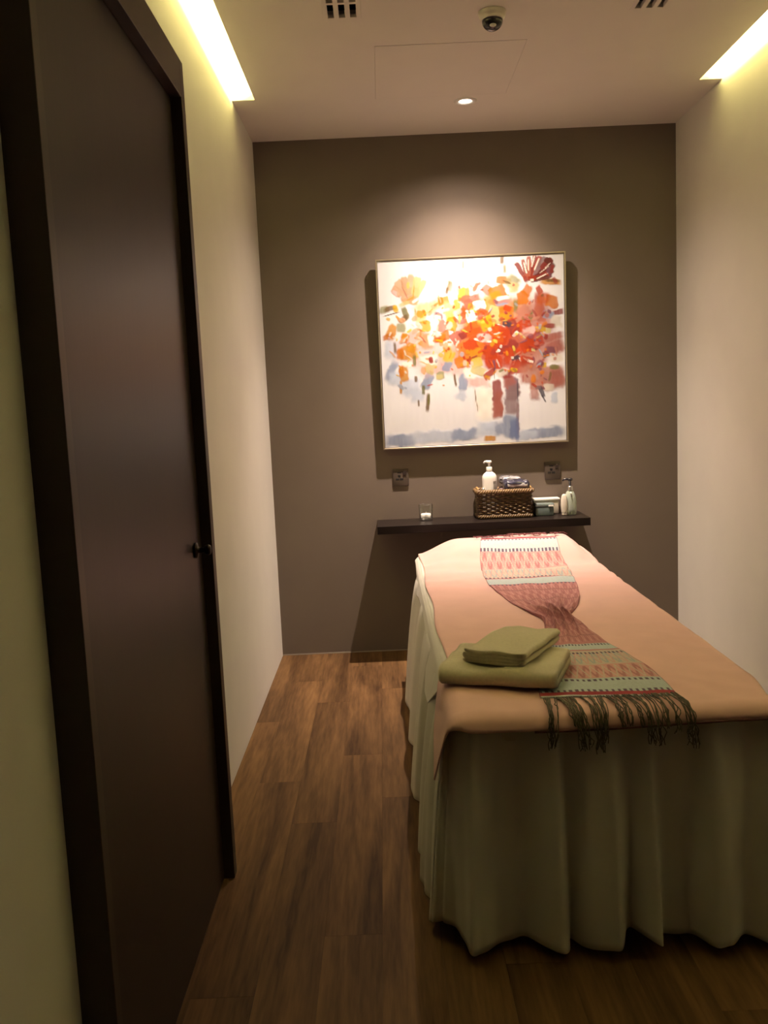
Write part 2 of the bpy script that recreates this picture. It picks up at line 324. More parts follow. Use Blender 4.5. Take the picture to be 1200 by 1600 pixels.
# ---------------------------------------------------------------- painting on the back wall
STROKES = """a9bbe0 0.087 0.960 0.084 0.034 -1 0.40
c3cfe6 0.310 0.948 0.162 0.034 -2 0.50
a9bbe0 0.441 0.947 0.074 0.030 -2 0.40
c3cfe6 0.563 0.920 0.054 0.039 0 0.60
a9bbe0 0.877 0.956 0.113 0.031 -3 0.40
c3cfe6 0.785 0.966 0.059 0.025 -3 0.50
fdf8ee 0.557 0.779 0.049 0.089 0 0.50
a83a34 0.624 0.712 0.027 0.059 1 0.20
d0705a 0.629 0.813 0.029 0.054 1 0.30
c87468 0.632 0.783 0.025 0.074 1 0.40
94566a 0.705 0.686 0.034 0.039 0 0.30
c87468 0.690 0.666 0.030 0.034 0 0.40
a8888e 0.703 0.776 0.038 0.074 1 0.35
a8888e 0.709 0.726 0.034 0.049 1 0.40
a9bbe0 0.700 0.912 0.047 0.064 1 0.30
8a9cce 0.715 0.927 0.025 0.054 1 0.40
a9bbe0 0.634 0.924 0.030 0.039 0 0.50
a8888e 0.735 0.868 0.008 0.098 1 0.40
8a9cce 0.730 0.928 0.010 0.064 1 0.50
4a4456 0.737 0.718 0.003 0.059 1 0.50
f2a81c 0.580 0.974 0.029 0.017 4 0.30
c3cfe6 0.569 0.905 0.039 0.025 0 0.60
8c6a38 0.506 0.737 0.003 0.034 -3 0.50
8c6a38 0.514 0.797 0.002 0.025 -4 0.50
c3cfe6 0.057 0.468 0.039 0.054 10 0.60
a9bbe0 0.050 0.586 0.023 0.059 25 0.50
c3cfe6 0.071 0.627 0.034 0.039 10 0.60
c3cfe6 0.154 0.675 0.054 0.049 5 0.50
c3cfe6 0.187 0.722 0.034 0.039 0 0.60
a9bbe0 0.250 0.645 0.027 0.044 28 0.30
eab8b4 0.226 0.466 0.128 0.084 0 0.70
eab8b4 0.283 0.558 0.094 0.059 0 0.60
eab8b4 0.343 0.551 0.054 0.054 10 0.50
eab8b4 0.433 0.555 0.059 0.074 0 0.50
eab8b4 0.179 0.406 0.030 0.044 10 0.40
fdf8ee 0.161 0.346 0.030 0.030 0 0.50
fdf8ee 0.254 0.532 0.044 0.030 0 0.50
fdf8ee 0.138 0.556 0.030 0.015 0 0.50
a9bbe0 0.359 0.573 0.025 0.031 10 0.30
a9bbe0 0.440 0.659 0.025 0.047 12 0.30
eab8b4 0.520 0.663 0.059 0.030 0 0.50
fdf8ee 0.481 0.616 0.034 0.030 0 0.50
c3cfe6 0.428 0.733 0.030 0.030 30 0.60
f3e6a0 0.262 0.581 0.030 0.030 10 0.30
b8b888 0.321 0.621 0.023 0.020 0 0.30
f3e6a0 0.315 0.630 0.020 0.015 0 0.40
f2a81c 0.121 0.604 0.028 0.042 0 0.25
f2a81c 0.099 0.673 0.007 0.037 0 0.30
f08a10 0.107 0.589 0.015 0.030 0 0.40
f2a81c 0.141 0.492 0.059 0.037 -5 0.30
f08a10 0.098 0.490 0.020 0.031 0 0.30
f2a81c 0.162 0.463 0.030 0.025 10 0.30
8c6a38 0.075 0.459 0.007 0.030 0 0.60
8a8848 0.179 0.533 0.009 0.030 0 0.50
8c6a38 0.182 0.632 0.008 0.017 0 0.40
8a8848 0.223 0.693 0.009 0.027 5 0.40
8c6a38 0.244 0.764 0.010 0.049 4 0.40
8a8848 0.250 0.745 0.006 0.030 4 0.40
8c6a38 0.193 0.764 0.005 0.018 0 0.40
8c6a38 0.397 0.647 0.006 0.034 -5 0.40
b8b888 0.027 0.253 0.027 0.020 0 0.50
8c6a38 0.061 0.249 0.034 0.013 -20 0.40
6a4a38 0.065 0.279 0.044 0.003 -12 0.40
8a8848 0.139 0.277 0.015 0.034 -20 0.40
8c6a38 0.128 0.306 0.027 0.015 -30 0.40
8a8848 0.195 0.285 0.005 0.030 -5 0.50
f2a81c 0.061 0.376 0.027 0.044 20 0.30
f08a10 0.040 0.399 0.030 0.015 -10 0.40
b8b888 0.113 0.354 0.022 0.027 0 0.40
f08a10 0.129 0.415 0.023 0.026 20 0.25
f2a81c 0.129 0.403 0.015 0.020 10 0.40
f2bc90 0.169 0.187 0.054 0.039 0 0.18
f2bc90 0.099 0.159 0.025 0.032 -52 0.18
f0c8a0 0.120 0.139 0.022 0.044 -32 0.18
f2bc90 0.148 0.135 0.020 0.049 -14 0.18
f0c8a0 0.177 0.132 0.020 0.054 2 0.18
f3e6a0 0.203 0.137 0.018 0.054 14 0.18
f3e6a0 0.226 0.148 0.016 0.049 28 0.18
f2bc90 0.158 0.212 0.032 0.018 -8 0.18
eab8b4 0.087 0.170 0.012 0.020 -50 0.18
f2bc90 0.191 0.223 0.023 0.013 10 0.50
f3e6a0 0.136 0.227 0.030 0.011 -20 0.60
d8907c 0.143 0.173 0.003 0.034 -22 0.70
f2a81c 0.188 0.171 0.003 0.034 8 0.70
fdf8ee 0.198 0.212 0.020 0.007 -30 0.40
f3e6a0 0.264 0.254 0.079 0.039 -20 0.60
f3e6a0 0.222 0.310 0.030 0.034 0 0.50
f2a81c 0.218 0.286 0.018 0.017 0 0.30
f8c810 0.245 0.350 0.029 0.030 10 0.20
f2a81c 0.228 0.427 0.023 0.030 20 0.30
f2bc90 0.248 0.428 0.030 0.039 0 0.40
f2a81c 0.349 0.222 0.034 0.023 -12 0.15
f08a10 0.334 0.218 0.015 0.020 -10 0.30
f8c810 0.419 0.246 0.020 0.034 5 0.25
f9e05a 0.381 0.298 0.030 0.030 0 0.50
f3e6a0 0.377 0.259 0.030 0.030 0 0.60
8a8848 0.383 0.143 0.013 0.030 8 0.50
8c6a38 0.370 0.167 0.007 0.018 5 0.50
8a8848 0.460 0.036 0.004 0.022 0 0.50
8c6a38 0.670 0.020 0.010 0.020 0 0.50
b8b888 0.685 0.066 0.008 0.022 0 0.50
eab8b4 0.419 0.097 0.020 0.030 0 0.70
eab8b4 0.415 0.159 0.030 0.025 0 0.70
94566a 0.316 0.300 0.025 0.020 10 0.50
fdf8ee 0.311 0.309 0.017 0.013 10 0.30
fdf8ee 0.299 0.382 0.023 0.049 15 0.40
f8c810 0.389 0.345 0.035 0.038 8 0.15
d8907c 0.344 0.355 0.031 0.029 20 0.30
f08a10 0.337 0.413 0.044 0.026 -22 0.20
e8650f 0.322 0.427 0.034 0.013 -5 0.30
fdf8ee 0.272 0.429 0.015 0.025 0 0.50
f8c810 0.363 0.500 0.032 0.036 -5 0.20
f9e05a 0.364 0.522 0.030 0.027 10 0.40
eab8b4 0.415 0.475 0.034 0.030 0 0.40
e8650f 0.566 0.423 0.148 0.113 0 0.40
d8480f 0.684 0.488 0.148 0.108 -15 0.40
d8480f 0.785 0.453 0.098 0.089 -20 0.40
f2a81c 0.550 0.286 0.113 0.074 -20 0.50
f08a10 0.728 0.294 0.118 0.084 0 0.60
d99a92 0.866 0.339 0.074 0.089 0 0.60
f08a10 0.485 0.488 0.084 0.064 0 0.50
d8907c 0.823 0.553 0.089 0.054 -20 0.50
d99a92 0.924 0.479 0.064 0.054 -15 0.50
f2a81c 0.458 0.197 0.031 0.037 0 0.20
f9e05a 0.444 0.185 0.020 0.025 0 0.50
d0705a 0.492 0.216 0.059 0.020 -10 0.30
f08a10 0.667 0.124 0.032 0.022 5 0.25
f08a10 0.702 0.133 0.015 0.015 0 0.30
b8b888 0.726 0.135 0.034 0.030 20 0.50
f3e6a0 0.731 0.168 0.025 0.025 0 0.50
d8907c 0.587 0.172 0.030 0.025 30 0.30
a83a34 0.600 0.172 0.012 0.005 -40 0.30
f08a10 0.649 0.189 0.046 0.037 -22 0.15
f2a81c 0.631 0.203 0.034 0.020 -22 0.40
f9e05a 0.530 0.285 0.039 0.030 0 0.50
d0705a 0.476 0.258 0.044 0.025 -48 0.15
e8650f 0.450 0.291 0.030 0.025 -40 0.20
fdf8ee 0.543 0.252 0.034 0.028 -12 0.12
f3e6a0 0.619 0.275 0.022 0.017 10 0.20
a9bbe0 0.665 0.243 0.034 0.018 0 0.40
d99a92 0.670 0.233 0.044 0.015 0 0.40
fdf8ee 0.670 0.219 0.034 0.011 -5 0.40
94566a 0.630 0.236 0.015 0.010 20 0.40
fdf8ee 0.495 0.313 0.030 0.029 -20 0.12
94566a 0.560 0.282 0.020 0.015 10 0.40
e8650f 0.554 0.301 0.030 0.028 5 0.20
f8c810 0.578 0.351 0.047 0.034 -40 0.15
f9e05a 0.518 0.353 0.022 0.022 0 0.30
e8650f 0.488 0.381 0.054 0.034 -15 0.25
f3e6a0 0.628 0.319 0.025 0.037 0 0.30
f08a10 0.683 0.307 0.041 0.035 3 0.10
f2a81c 0.678 0.321 0.030 0.020 0 0.40
d8480f 0.694 0.278 0.020 0.015 20 0.30
f9e05a 0.699 0.343 0.030 0.005 6 0.15
f08a10 0.774 0.228 0.030 0.032 3 0.12
f08a10 0.800 0.186 0.023 0.030 30 0.30
8a8848 0.737 0.265 0.013 0.039 0 0.60
8a8848 0.817 0.322 0.013 0.030 10 0.60
d8480f 0.867 0.184 0.017 0.022 -30 0.25
d0705a 0.863 0.261 0.025 0.069 3 0.40
d0705a 0.872 0.310 0.025 0.054 0 0.40
f08a10 0.932 0.250 0.032 0.032 8 0.20
e8650f 0.888 0.233 0.030 0.034 20 0.50
a83a34 0.966 0.305 0.030 0.015 -10 0.40
a9bbe0 0.912 0.317 0.030 0.020 10 0.40
d8d0c4 0.956 0.353 0.030 0.030 0 0.40
f2a81c 0.929 0.144 0.054 0.017 5 0.35
8c6a38 0.939 0.139 0.039 0.008 5 0.50
d8907c 0.778 0.296 0.039 0.030 -30 0.30
d8480f 0.776 0.369 0.041 0.037 -20 0.12
d8907c 0.747 0.334 0.030 0.015 -40 0.30
a83a34 0.716 0.381 0.030 0.044 -25 0.25
4a4456 0.687 0.362 0.025 0.015 5 0.35
fdf8ee 0.659 0.369 0.027 0.005 22 0.10
d8480f 0.636 0.417 0.054 0.054 15 0.12
e8650f 0.616 0.396 0.030 0.025 -20 0.30
e8650f 0.645 0.432 0.023 0.021 0 0.20
f2bc90 0.641 0.427 0.008 0.005 20 0.20
d0705a 0.417 0.416 0.034 0.030 -35 0.12
a83a34 0.447 0.408 0.020 0.020 -35 0.30
d8480f 0.490 0.464 0.039 0.034 -25 0.12
e8650f 0.517 0.411 0.039 0.025 0 0.30
fdf8ee 0.556 0.442 0.049 0.006 12 0.15
eab8b4 0.566 0.428 0.039 0.020 10 0.40
eab8b4 0.806 0.405 0.034 0.025 -10 0.35
d99a92 0.775 0.423 0.030 0.020 0 0.40
fdf8ee 0.731 0.413 0.020 0.009 -45 0.20
d0705a 0.740 0.451 0.034 0.030 -20 0.30
a83a34 0.719 0.470 0.030 0.025 30 0.30
f3e6a0 0.770 0.423 0.025 0.004 42 0.15
f8c810 0.868 0.393 0.029 0.021 -18 0.12
f3e6a0 0.910 0.400 0.014 0.014 0 0.20
c23a16 0.835 0.455 0.054 0.039 -15 0.20
d8480f 0.804 0.473 0.044 0.034 -20 0.20
a83a34 0.916 0.376 0.034 0.012 5 0.40
c87468 0.935 0.435 0.054 0.025 -12 0.40
c87468 0.944 0.490 0.044 0.030 -10 0.50
d8480f 0.594 0.508 0.037 0.037 3 0.12
f2a81c 0.514 0.509 0.039 0.028 -15 0.25
f08a10 0.433 0.550 0.031 0.034 -20 0.15
d8480f 0.483 0.547 0.020 0.018 0 0.30
f9e05a 0.523 0.559 0.030 0.025 -10 0.25
f3e6a0 0.527 0.599 0.039 0.023 20 0.25
a83a34 0.664 0.496 0.030 0.025 0 0.30
d8480f 0.703 0.528 0.044 0.039 0 0.30
fdf8ee 0.640 0.497 0.008 0.006 30 0.15
f3e6a0 0.829 0.499 0.012 0.010 15 0.15
4a4456 0.731 0.549 0.023 0.017 -5 0.30
d8d0c4 0.713 0.540 0.008 0.007 0 0.30
f9e05a 0.767 0.570 0.004 0.030 -28 0.12
fdf8ee 0.758 0.555 0.006 0.015 -20 0.15
d8480f 0.612 0.563 0.044 0.034 -10 0.25
d8480f 0.742 0.594 0.049 0.034 -10 0.25
c23a16 0.793 0.571 0.039 0.030 20 0.25
f8c810 0.719 0.605 0.019 0.012 12 0.12
fdf8ee 0.811 0.564 0.017 0.006 15 0.15
94566a 0.612 0.578 0.008 0.030 0 0.40
c23a16 0.586 0.621 0.034 0.015 -30 0.20
a83a34 0.681 0.626 0.030 0.025 0 0.40
d8d0c4 0.656 0.615 0.030 0.025 -20 0.40
8a8848 0.650 0.606 0.015 0.007 -25 0.40
f2a81c 0.576 0.639 0.017 0.011 20 0.30
4a4456 0.613 0.622 0.002 0.030 0 0.40
d8907c 0.822 0.632 0.074 0.059 0 0.30
d8907c 0.922 0.657 0.074 0.064 -8 0.30
c87468 0.952 0.658 0.039 0.049 0 0.50
d8907c 0.841 0.693 0.044 0.030 10 0.35
d99a92 0.830 0.742 0.025 0.030 0 0.60
d8d0c4 0.906 0.706 0.030 0.020 0 0.40
4a4456 0.868 0.731 0.011 0.030 -22 0.30
4a4456 0.880 0.769 0.004 0.022 -28 0.40
c3cfe6 0.940 0.762 0.020 0.030 0 0.40
a8888e 0.850 0.708 0.015 0.010 0 0.50
4a4456 0.898 0.532 0.022 0.017 -20 0.50
f8c810 0.888 0.588 0.013 0.014 0 0.20
8a8848 0.942 0.600 0.025 0.013 0 0.40
d8d0c4 0.953 0.549 0.030 0.025 0 0.50
94566a 0.924 0.508 0.030 0.020 0 0.50
c87468 0.856 0.087 0.064 0.034 10 0.40
a83a34 0.770 0.079 0.011 0.049 -32 0.12
c87468 0.794 0.073 0.011 0.054 -18 0.12
d0705a 0.818 0.068 0.012 0.059 -5 0.12
a83a34 0.839 0.063 0.012 0.064 8 0.12
c23a16 0.856 0.061 0.015 0.059 18 0.12
a8888e 0.876 0.064 0.022 0.059 30 0.12
7c2a28 0.898 0.070 0.015 0.059 42 0.12
a83a34 0.906 0.051 0.017 0.039 48 0.12
7c2a28 0.898 0.089 0.017 0.064 56 0.12
a83a34 0.890 0.108 0.015 0.064 66 0.12
7c2a28 0.880 0.125 0.013 0.059 76 0.12
94566a 0.925 0.090 0.017 0.020 20 0.12
7c2a28 0.916 0.037 0.020 0.017 40 0.12
a83a34 0.938 0.077 0.010 0.022 10 0.12
d0705a 0.801 0.116 0.020 0.020 -20 0.12
c23a16 0.830 0.125 0.022 0.015 0 0.12
fdf8ee 0.794 0.066 0.004 0.030 -14 0.20
fdf8ee 0.812 0.052 0.003 0.030 0 0.20
fdf8ee 0.837 0.034 0.004 0.030 16 0.20
fdf8ee 0.856 0.049 0.004 0.034 24 0.20
fdf8ee 0.885 0.113 0.003 0.034 66 0.20
fdf8ee 0.895 0.080 0.002 0.030 55 0.20
fdf8ee 0.830 0.134 0.010 0.007 0 0.20
fdf8ee 0.915 0.059 0.002 0.020 50 0.20"""
CANVAS = .60                                             # how pale the paints are
def canvas_colors(n):
    V, U = np.meshgrid(np.linspace(0, 1, n), np.linspace(0, 1, n), indexing='ij')       # V downwards
    base = np.array([lin(c/255) for c in (234, 236, 244)])*CANVAS*1.05
    img = np.ones((n, n, 3))*base*(1+.05*(vnoise(U*9, V*9, 3)-.5)+.04*(vnoise(U*60, V*14, 4)-.5))[..., None]
    rel = np.zeros((n, n))
    wx = .018*(vnoise(U*22, V*22, 5)-.5)+.010*(vnoise(U*70, V*70, 6)-.5); wy = .018*(vnoise(U*22, V*22, 7)-.5)+.010*(vnoise(U*70, V*70, 8)-.5)
    dry = vnoise(U*120, V*30, 9)
    for k, line in enumerate(STROKES.split('\n')):
        h, u, v, a, b, ang, so = line.split(); u, v, a, b, so = map(float, (u, v, a, b, so)); so *= .7; t = math.radians(float(ang))
        c, s = math.cos(t), math.sin(t); wsc = min(1, 30*min(a, b))
        x = U+wx*wsc-u; y = V+wy*wsc-v
        p = np.abs(c*x+s*y)/a; q = np.abs(-s*x+c*y)/b
        e = 2.2+3.5*(1-so)
        r = (p**e+q**e)**(1/e)
        al = 1-ss(1-so*1.1, 1+so*.9, r)
        al *= .93-.35*so*dry
        col = np.array(hexc(h))*CANVAS*(.64 if min(hexc(h)) < .45 else 1); jit = 1+.22*(vnoise(U*26+k*3.1, V*26+k*1.7, 11)-.5)
        img = img*(1-al[..., None])+al[..., None]*(col*jit[..., None])
        rel = rel*(1-al)+al*(.0004+.0012*(1-so)*vnoise(U*50*c+V*50*s+k, (V*c-U*s)*12+k, 12))
    rs = np.random.RandomState(5); pal = {0: 'f08a10 f2a81c f9e05a eab8b4 fdf8ee b4c0d6 f8c810 f2bc90'.split(), 1: 'd8480f e8650f c23a16 f2a81c f08a10 fdf8ee d0705a f9e05a a83a34'.split(), 2: 'a83a34 c87468 d8907c 94566a b4c0d6 d8480f f08a10 8c6a38'.split()}
    for k in range(330):
        g = k % 3; cu, cv_, su, sv = ((.24, .42, .13, .12), (.55, .40, .14, .11), (.83, .42, .09, .14))[g]
        u, v = cu+su*rs.randn(), cv_+sv*rs.randn()
        if not (.03 < u < .97 and .1 < v < .72): continue
        a, b = .006+.020*rs.rand()**2, .004+.011*rs.rand()**2; t = rs.rand()*3.14; c, s = math.cos(t), math.sin(t)
        x, y = U+wx*.4-u, V+wy*.4-v; r = (np.abs((c*x+s*y)/a)**3+np.abs((-s*x+c*y)/b)**3)**(1/3)
        al = (1-ss(.7, 1.25, r))*(.55+.4*rs.rand())
        img = img*(1-al[..., None])+al[..., None]*np.array(hexc(pal[g][rs.randint(len(pal[g]))]))*CANVAS*.72; rel += al*.0006
    return np.clip(img, 0, 1), rel
pw = 1.004; tilt = .016
pt = tag(empty('painting', (.5005, YB-.004, 1.131)), 'framed abstract painting of orange and red flowers on the brown wall', 'painting')
pt.rotation_euler = (math.atan2(tilt, 1.0), 0, math.radians(0)); pt.rotation_euler.x *= 1
n = 300
img, rel = canvas_colors(n)
hw = pw/2; Pn = np.zeros((n, n, 3)); t = np.linspace(0, 1, n)
Pn[..., 0] = (t[None, :]-.5)*(pw-.022); Pn[..., 2] = (1-t[:, None])*(pw-.022)+.011; Pn[..., 1] = -.036-rel
cv = grid('canvas', Pn, mat_attr('oil_paint', .45, .12, 400), pt, True); pigment(cv, img.reshape(-1, 3))
bm = bmesh.new(); box(bm, (-hw+.012, -.0352, .012), (hw-.012, -.012, pw-.012)); obj('stretcher', bm, mat('raw_canvas', (.5, .45, .38), .9), pt)
for a, b in (((-hw, -.042, 0), (-hw+.008, -.012, pw)), ((hw-.008, -.042, 0), (hw, -.012, pw)), ((-hw+.008, -.042, 0), (hw-.008, -.012, .008)), ((-hw+.008, -.042, pw-.008), (hw-.008, -.012, pw))):
    boxobj('frame_strip', a, b, M['champagne'], pt, .001, 1)

# sockets
def socket(label, x, z):
    s = tag(empty('wall_socket', (x, YB, z)), label, 'socket', 'sockets over the shelf')
    pl = boxobj('plate', (-.043, -.009, -.047), (.043, 0, .047), mat('brown_socket_plate', (.07, .054, .043), .35), s, .003, 2, True)
    for (px, pz, w, hh) in ((-.008, .010, .008, .005), (-.018, -.010, .009, .006), (.004, -.010, .009, .006)):
        boxobj('pin_hole', (px-w, -.0096, pz-hh), (px+w, -.0085, pz+hh), M['black'], s, .0004, 1)
    boxobj('pin_hole', (-.008-.005, -.0096, .000), (-.008+.005, -.0085, .009), M['black'], s)
    boxobj('rocker_switch', (.014, -.013, .012), (.032, -.008, .036), mat('dark_switch', (.03, .022, .018), .35), s, .0015, 2)
    boxobj('indicator_window', (-.018, -.0096, .024), (.003, -.0085, .030), M['black'], s)
socket('brown socket plate on the back wall, left one, above the tealight', .0860, .974)
socket('brown socket plate on the back wall, right one, above the clear pump bottle', .9190, .974)

# shelf
SZ, SF = .744, 4.632
sh = tag(boxobj('wall_shelf', (-.052, SF, .703), (1.060, YB, SZ), M['shelf'], None, .0015, 2), 'long dark espresso floating shelf on the brown wall under the painting', 'shelf')

# tealight in a glass
g = tag(empty('candle_glass', (.212, 4.82, SZ)), 'small clear square glass with a tealight at the left of the shelf', 'candle holder')
def sqprof(r, z, n=28, e=4.5):
    out = []
    for i in range(n):
        a = 2*math.pi*i/n; c, s = math.cos(a), math.sin(a); q = (abs(c)**e+abs(s)**e)**(-1/e)
        out.append((r*q*c, r*q*s, z))
    return out
def loft(bm, rings, cap0=True, cap1=True):
    R = [[bm.verts.new(p) for p in r] for r in rings]; n = len(R[0])
    for A, B in zip(R, R[1:]):
        for i in range(n): bm.faces.new((A[i], A[(i+1) % n], B[(i+1) % n], B[i]))
    if cap0: bm.faces.new(R[0][::-1])
    if cap1: bm.faces.new(R[-1])
    return bm
def thin_glass(name):
    m = bpy.data.materials.new(name); m.use_nodes = True; N = m.node_tree.nodes; L = m.node_tree.links; N.remove(N['Principled BSDF'])
    t = N.new('ShaderNodeBsdfTransparent'); t.inputs[0].default_value = (.97, .98, .97, 1); gl = N.new('ShaderNodeBsdfGlossy'); gl.inputs['Roughness'].default_value = .08
    lw = N.new('ShaderNodeLayerWeight'); lw.inputs[0].default_value = .32; mx = N.new('ShaderNodeMixShader')
    L.new(lw.outputs['Facing'], mx.inputs[0]); L.new(t.outputs[0], mx.inputs[1]); L.new(gl.outputs[0], mx.inputs[2]); L.new(mx.outputs[0], N['Material Output'].inputs[0])
    return m
glass = thin_glass('clear_glass')
obj('tumbler', loft(bmesh.new(), [sqprof(r, z) for r, z in ((.030, 0), (.034, .002), (.036, .010), (.039, .084), (.038, .086), (.0365, .084), (.033, .013), (.030, .011))]), glass, g, True)
c = tag(empty('tealight', (.212, 4.82, SZ+.0115)), 'white tealight candle inside the clear glass', 'candle')
obj('wax', lathe(bmesh.new(), [(0, 0), (.026, 0), (.027, .002), (.027, .022), (.025, .024), (.012, .0225), (0, .022)], 32), mat('white_wax', (.82, .80, .76), .45), c, True)
obj('wick', tube(bmesh.new(), [(0, 0, .021), (.0005, 0, .028), (.002, 0, .034)], .0016, 6), mat('wick_cotton', (.55, .52, .48), .8), c, True)

# wicker basket
BX0, BX1, BY0, BY1, BH = .499, .768, 4.752, 4.888, .150
bk = tag(empty('wicker_basket', ((BX0+BX1)/2, (BY0+BY1)/2, SZ)), 'brown woven wicker basket on the shelf holding bottles and packets', 'basket')
def rectpath(z, grow=0, n=200, rc=.018):
    a, b = (BX1-BX0)/2+grow, (BY1-BY0)/2+grow; pts = []
    for cx, cy, t0 in ((a-rc, b-rc, 0), (-a+rc, b-rc, 90), (-a+rc, -b+rc, 180), (a-rc, -b+rc, 270)):
        for k in range(7):
            t = math.radians(t0+15*k); pts.append((cx+rc*math.cos(t), cy+rc*math.sin(t)))
    pts.append(pts[0]); P = np.array(pts); d = np.r_[0, np.cumsum(np.hypot(*np.diff(P, axis=0).T))]
    s = np.linspace(0, d[-1], n, endpoint=False)
    xy = np.c_[np.interp(s, d, P[:, 0]), np.interp(s, d, P[:, 1])]
    t = np.roll(xy, -1, 0)-np.roll(xy, 1, 0); t /= np.linalg.norm(t, axis=1)[:, None]
    return xy, np.c_[t[:, 1], -t[:, 0]], np.full(n, z)
wick = mat('wicker_cane', (.115, .072, .034), .35, .45, 60, .2, 300)
wick_lit = mat('highlit_wicker_cane', (.19, .12, .058), .4, .3, 60, .2, 300)  # same brown cane; the rim's highlights are put into a lighter colour
NS = 34; bm = bmesh.new(); rows = 11
for r in range(rows):
    z = .020+r*(BH-.045)/(rows-1); N_ = NS*6
    xy, nn, _ = rectpath(z, .008*z/BH*1.0, N_)
    ph = np.arange(N_)/N_*NS*math.pi+(r % 2)*math.pi
    p = xy+nn*(.0052*np.sin(ph))[:, None]
    tube(bm, np.c_[p, np.full(N_, z)+.0008*np.sin(ph*2)], .0052, 6, True)
tag(obj('woven_wall', bm, wick, bk, True), kind='stuff')
for k in range(NS):
    N_ = NS*6; i = int(round((k+.0)*6)) % N_
    a, nn, _ = rectpath(0, 0, N_); b, n2, _ = rectpath(0, .008, N_)
    if k == 0:
        bm = bmesh.new(); tube(bm, [(0, 0, .004), (0, 0, BH-.008)], .0036, 6); stake = bpy.data.meshes.new('stake'); bm.to_mesh(stake); bm.free(); stake.materials.append(wick)
    o = bpy.data.objects.new('stake', stake); COL.objects.link(o); o.parent = bk; o.location = (a[i][0], a[i][1], 0)
for nm, z, gr, rr, pitch, mm in (('rim_braid', BH-.006, .010, .0085, 44, wick_lit), ('foot_braid', .010, .004, .0075, 44, wick)):
    bm = bmesh.new(); N_ = 660; xy, nn, _ = rectpath(z, gr, N_)
    for q in range(3):
        ph = np.arange(N_)/N_*pitch*2*math.pi*.5+q*2*math.pi/3
        p = xy+nn*(rr*np.cos(ph))[:, None]
        tube(bm, np.c_[p, z+rr*.9*np.sin(ph)], .0062, 6, True)
    obj(nm, bm, mm, bk, True)
bm = bmesh.new(); box(bm, (-.118, -.052, .004), (.118, .052, .012), .002, 1); obj('basket_bottom', bm, wick, bk)
hb = mat('tan_basket_corner', (.42, .26, .10), .4, .15, 30)
for sx in (-1, 1):
    obj('handle', tube(bmesh.new(), [(sx*.140, y, BH+.006+.006*math.cos(y/.058*math.pi/2)) for y in np.linspace(-.050, .050, 13)],   .0062, 8), hb, bk, True)

# bottles
def pump_bottle(name, label, loc, prof, sx, sy, body_m, pump_m, collar_m, zc, spout, hh):
    b = tag(empty(name, loc), label, 'bottle')
    obj('body', lathe(bmesh.new(), prof, 36, sx=sx, sy=sy), body_m, b, True)
    obj('collar', lathe(bmesh.new(), [(0, zc-.003), (.0150, zc-.003), (.0155, zc), (.0155, zc+.017), (.013, zc+.020), (0, zc+.020)], 28), collar_m, b, True)
    bm = bmesh.new(); lathe(bm, [(0, zc+.019), (.0065, zc+.019), (.0065, zc+hh-.012), (.013, zc+hh-.012), (.015, zc+hh-.008), (.014, zc+hh-.001), (.010, zc+hh+.002), (0, zc+hh+.002)], 24)
    z = zc+hh-.005
    tube(bm, [(0, 0, z), (spout*.35, 0, z+.002), (spout*.75, 0, z+.001), (spout, 0, z-.007)], lambda t: .0075-.0035*t, 8)
    obj('pump_head', bm, pump_m, b, True)
    return b
wb = pump_bottle('lotion_bottle', 'white lotion pump bottle standing in the wicker basket', (.561, 4.815, SZ+.013),
    [(0, 0), (.034, 0), (.0385, .004), (.0395, .03), (.0395, .195), (.038, .210), (.032, .222), (.020, .232), (.015, .236), (.015, .242), (0, .242)], 1, .8, M['white_plastic'], M['white_plastic'], M['white_plastic'], .241, -.030, .052)
bm = bmesh.new(); R = .0399
v = [[bm.verts.new((R*math.cos(a), .8*R*math.sin(a), z)) for a in np.linspace(-1.15, -.55, 8)] for z in (.125, .185)]
for i in range(7): bm.faces.new((v[0][i], v[0][i+1], v[1][i+1], v[1][i]))
tag(obj('label_print', bm, mat('grey_print', (.30, .27, .25), .5, .7, 60), wb, True), 'blurred grey print on the bottle')
bm = bmesh.new()
lathe(bm, [(.0397, .078), (.0399, .080), (.0399, .122), (.0397, .124)], 36, sx=1, sy=.8)
tag(obj('label_band', bm, mat('pale_amber_band', (.55, .42, .26), .4, .1), wb, True), 'pale amber lower band of the bottle')

greenish = mat('pale_green_plastic', (.50, .58, .50), .18, .03, trans=.25, coat=.3)
cb = pump_bottle('soap_bottle', 'pale green clear pump bottle with a black pump at the right end of the shelf', (.985, 4.775, SZ),
    [(0, 0), (.027, 0), (.031, .004), (.0335, .03), (.0325, .075), (.028, .105), (.020, .124), (.014, .131), (.013, .138), (0, .138)], 1, .75, greenish, M['dark_plastic'], M['steel'], .136, -.040, .060)
obj('dip_tube', tube(bmesh.new(), [(0, -.0215, .126), (0, -.0245, .112), (.001, -.026, .098)], .003, 6), M['steel'], cb, True)
ob = tag(empty('oval_bottle', (.949, 4.757, SZ)), 'small white oval bottle leaning close to the left of the pale green pump bottle', 'bottle')
obj('body', lathe(bmesh.new(), [(0, 0), (.55, 0), (.72, .03), (.92, .25), (1, .5), (.93, .75), (.72, .92), (.4, .99), (0, 1)], 30), mat('white_oval_plastic', (.74, .70, .62), .3), ob, True)
ob.children[0].scale = (.0185, .013, .116)
obj('base_seam', lathe(bmesh.new(), [(.0140, .004), (.0152, .006), (.0152, .008), (.0143, .009)], 24, sx=1, sy=.72), mat('cream_seam', (.5, .46, .38), .5), ob, True)
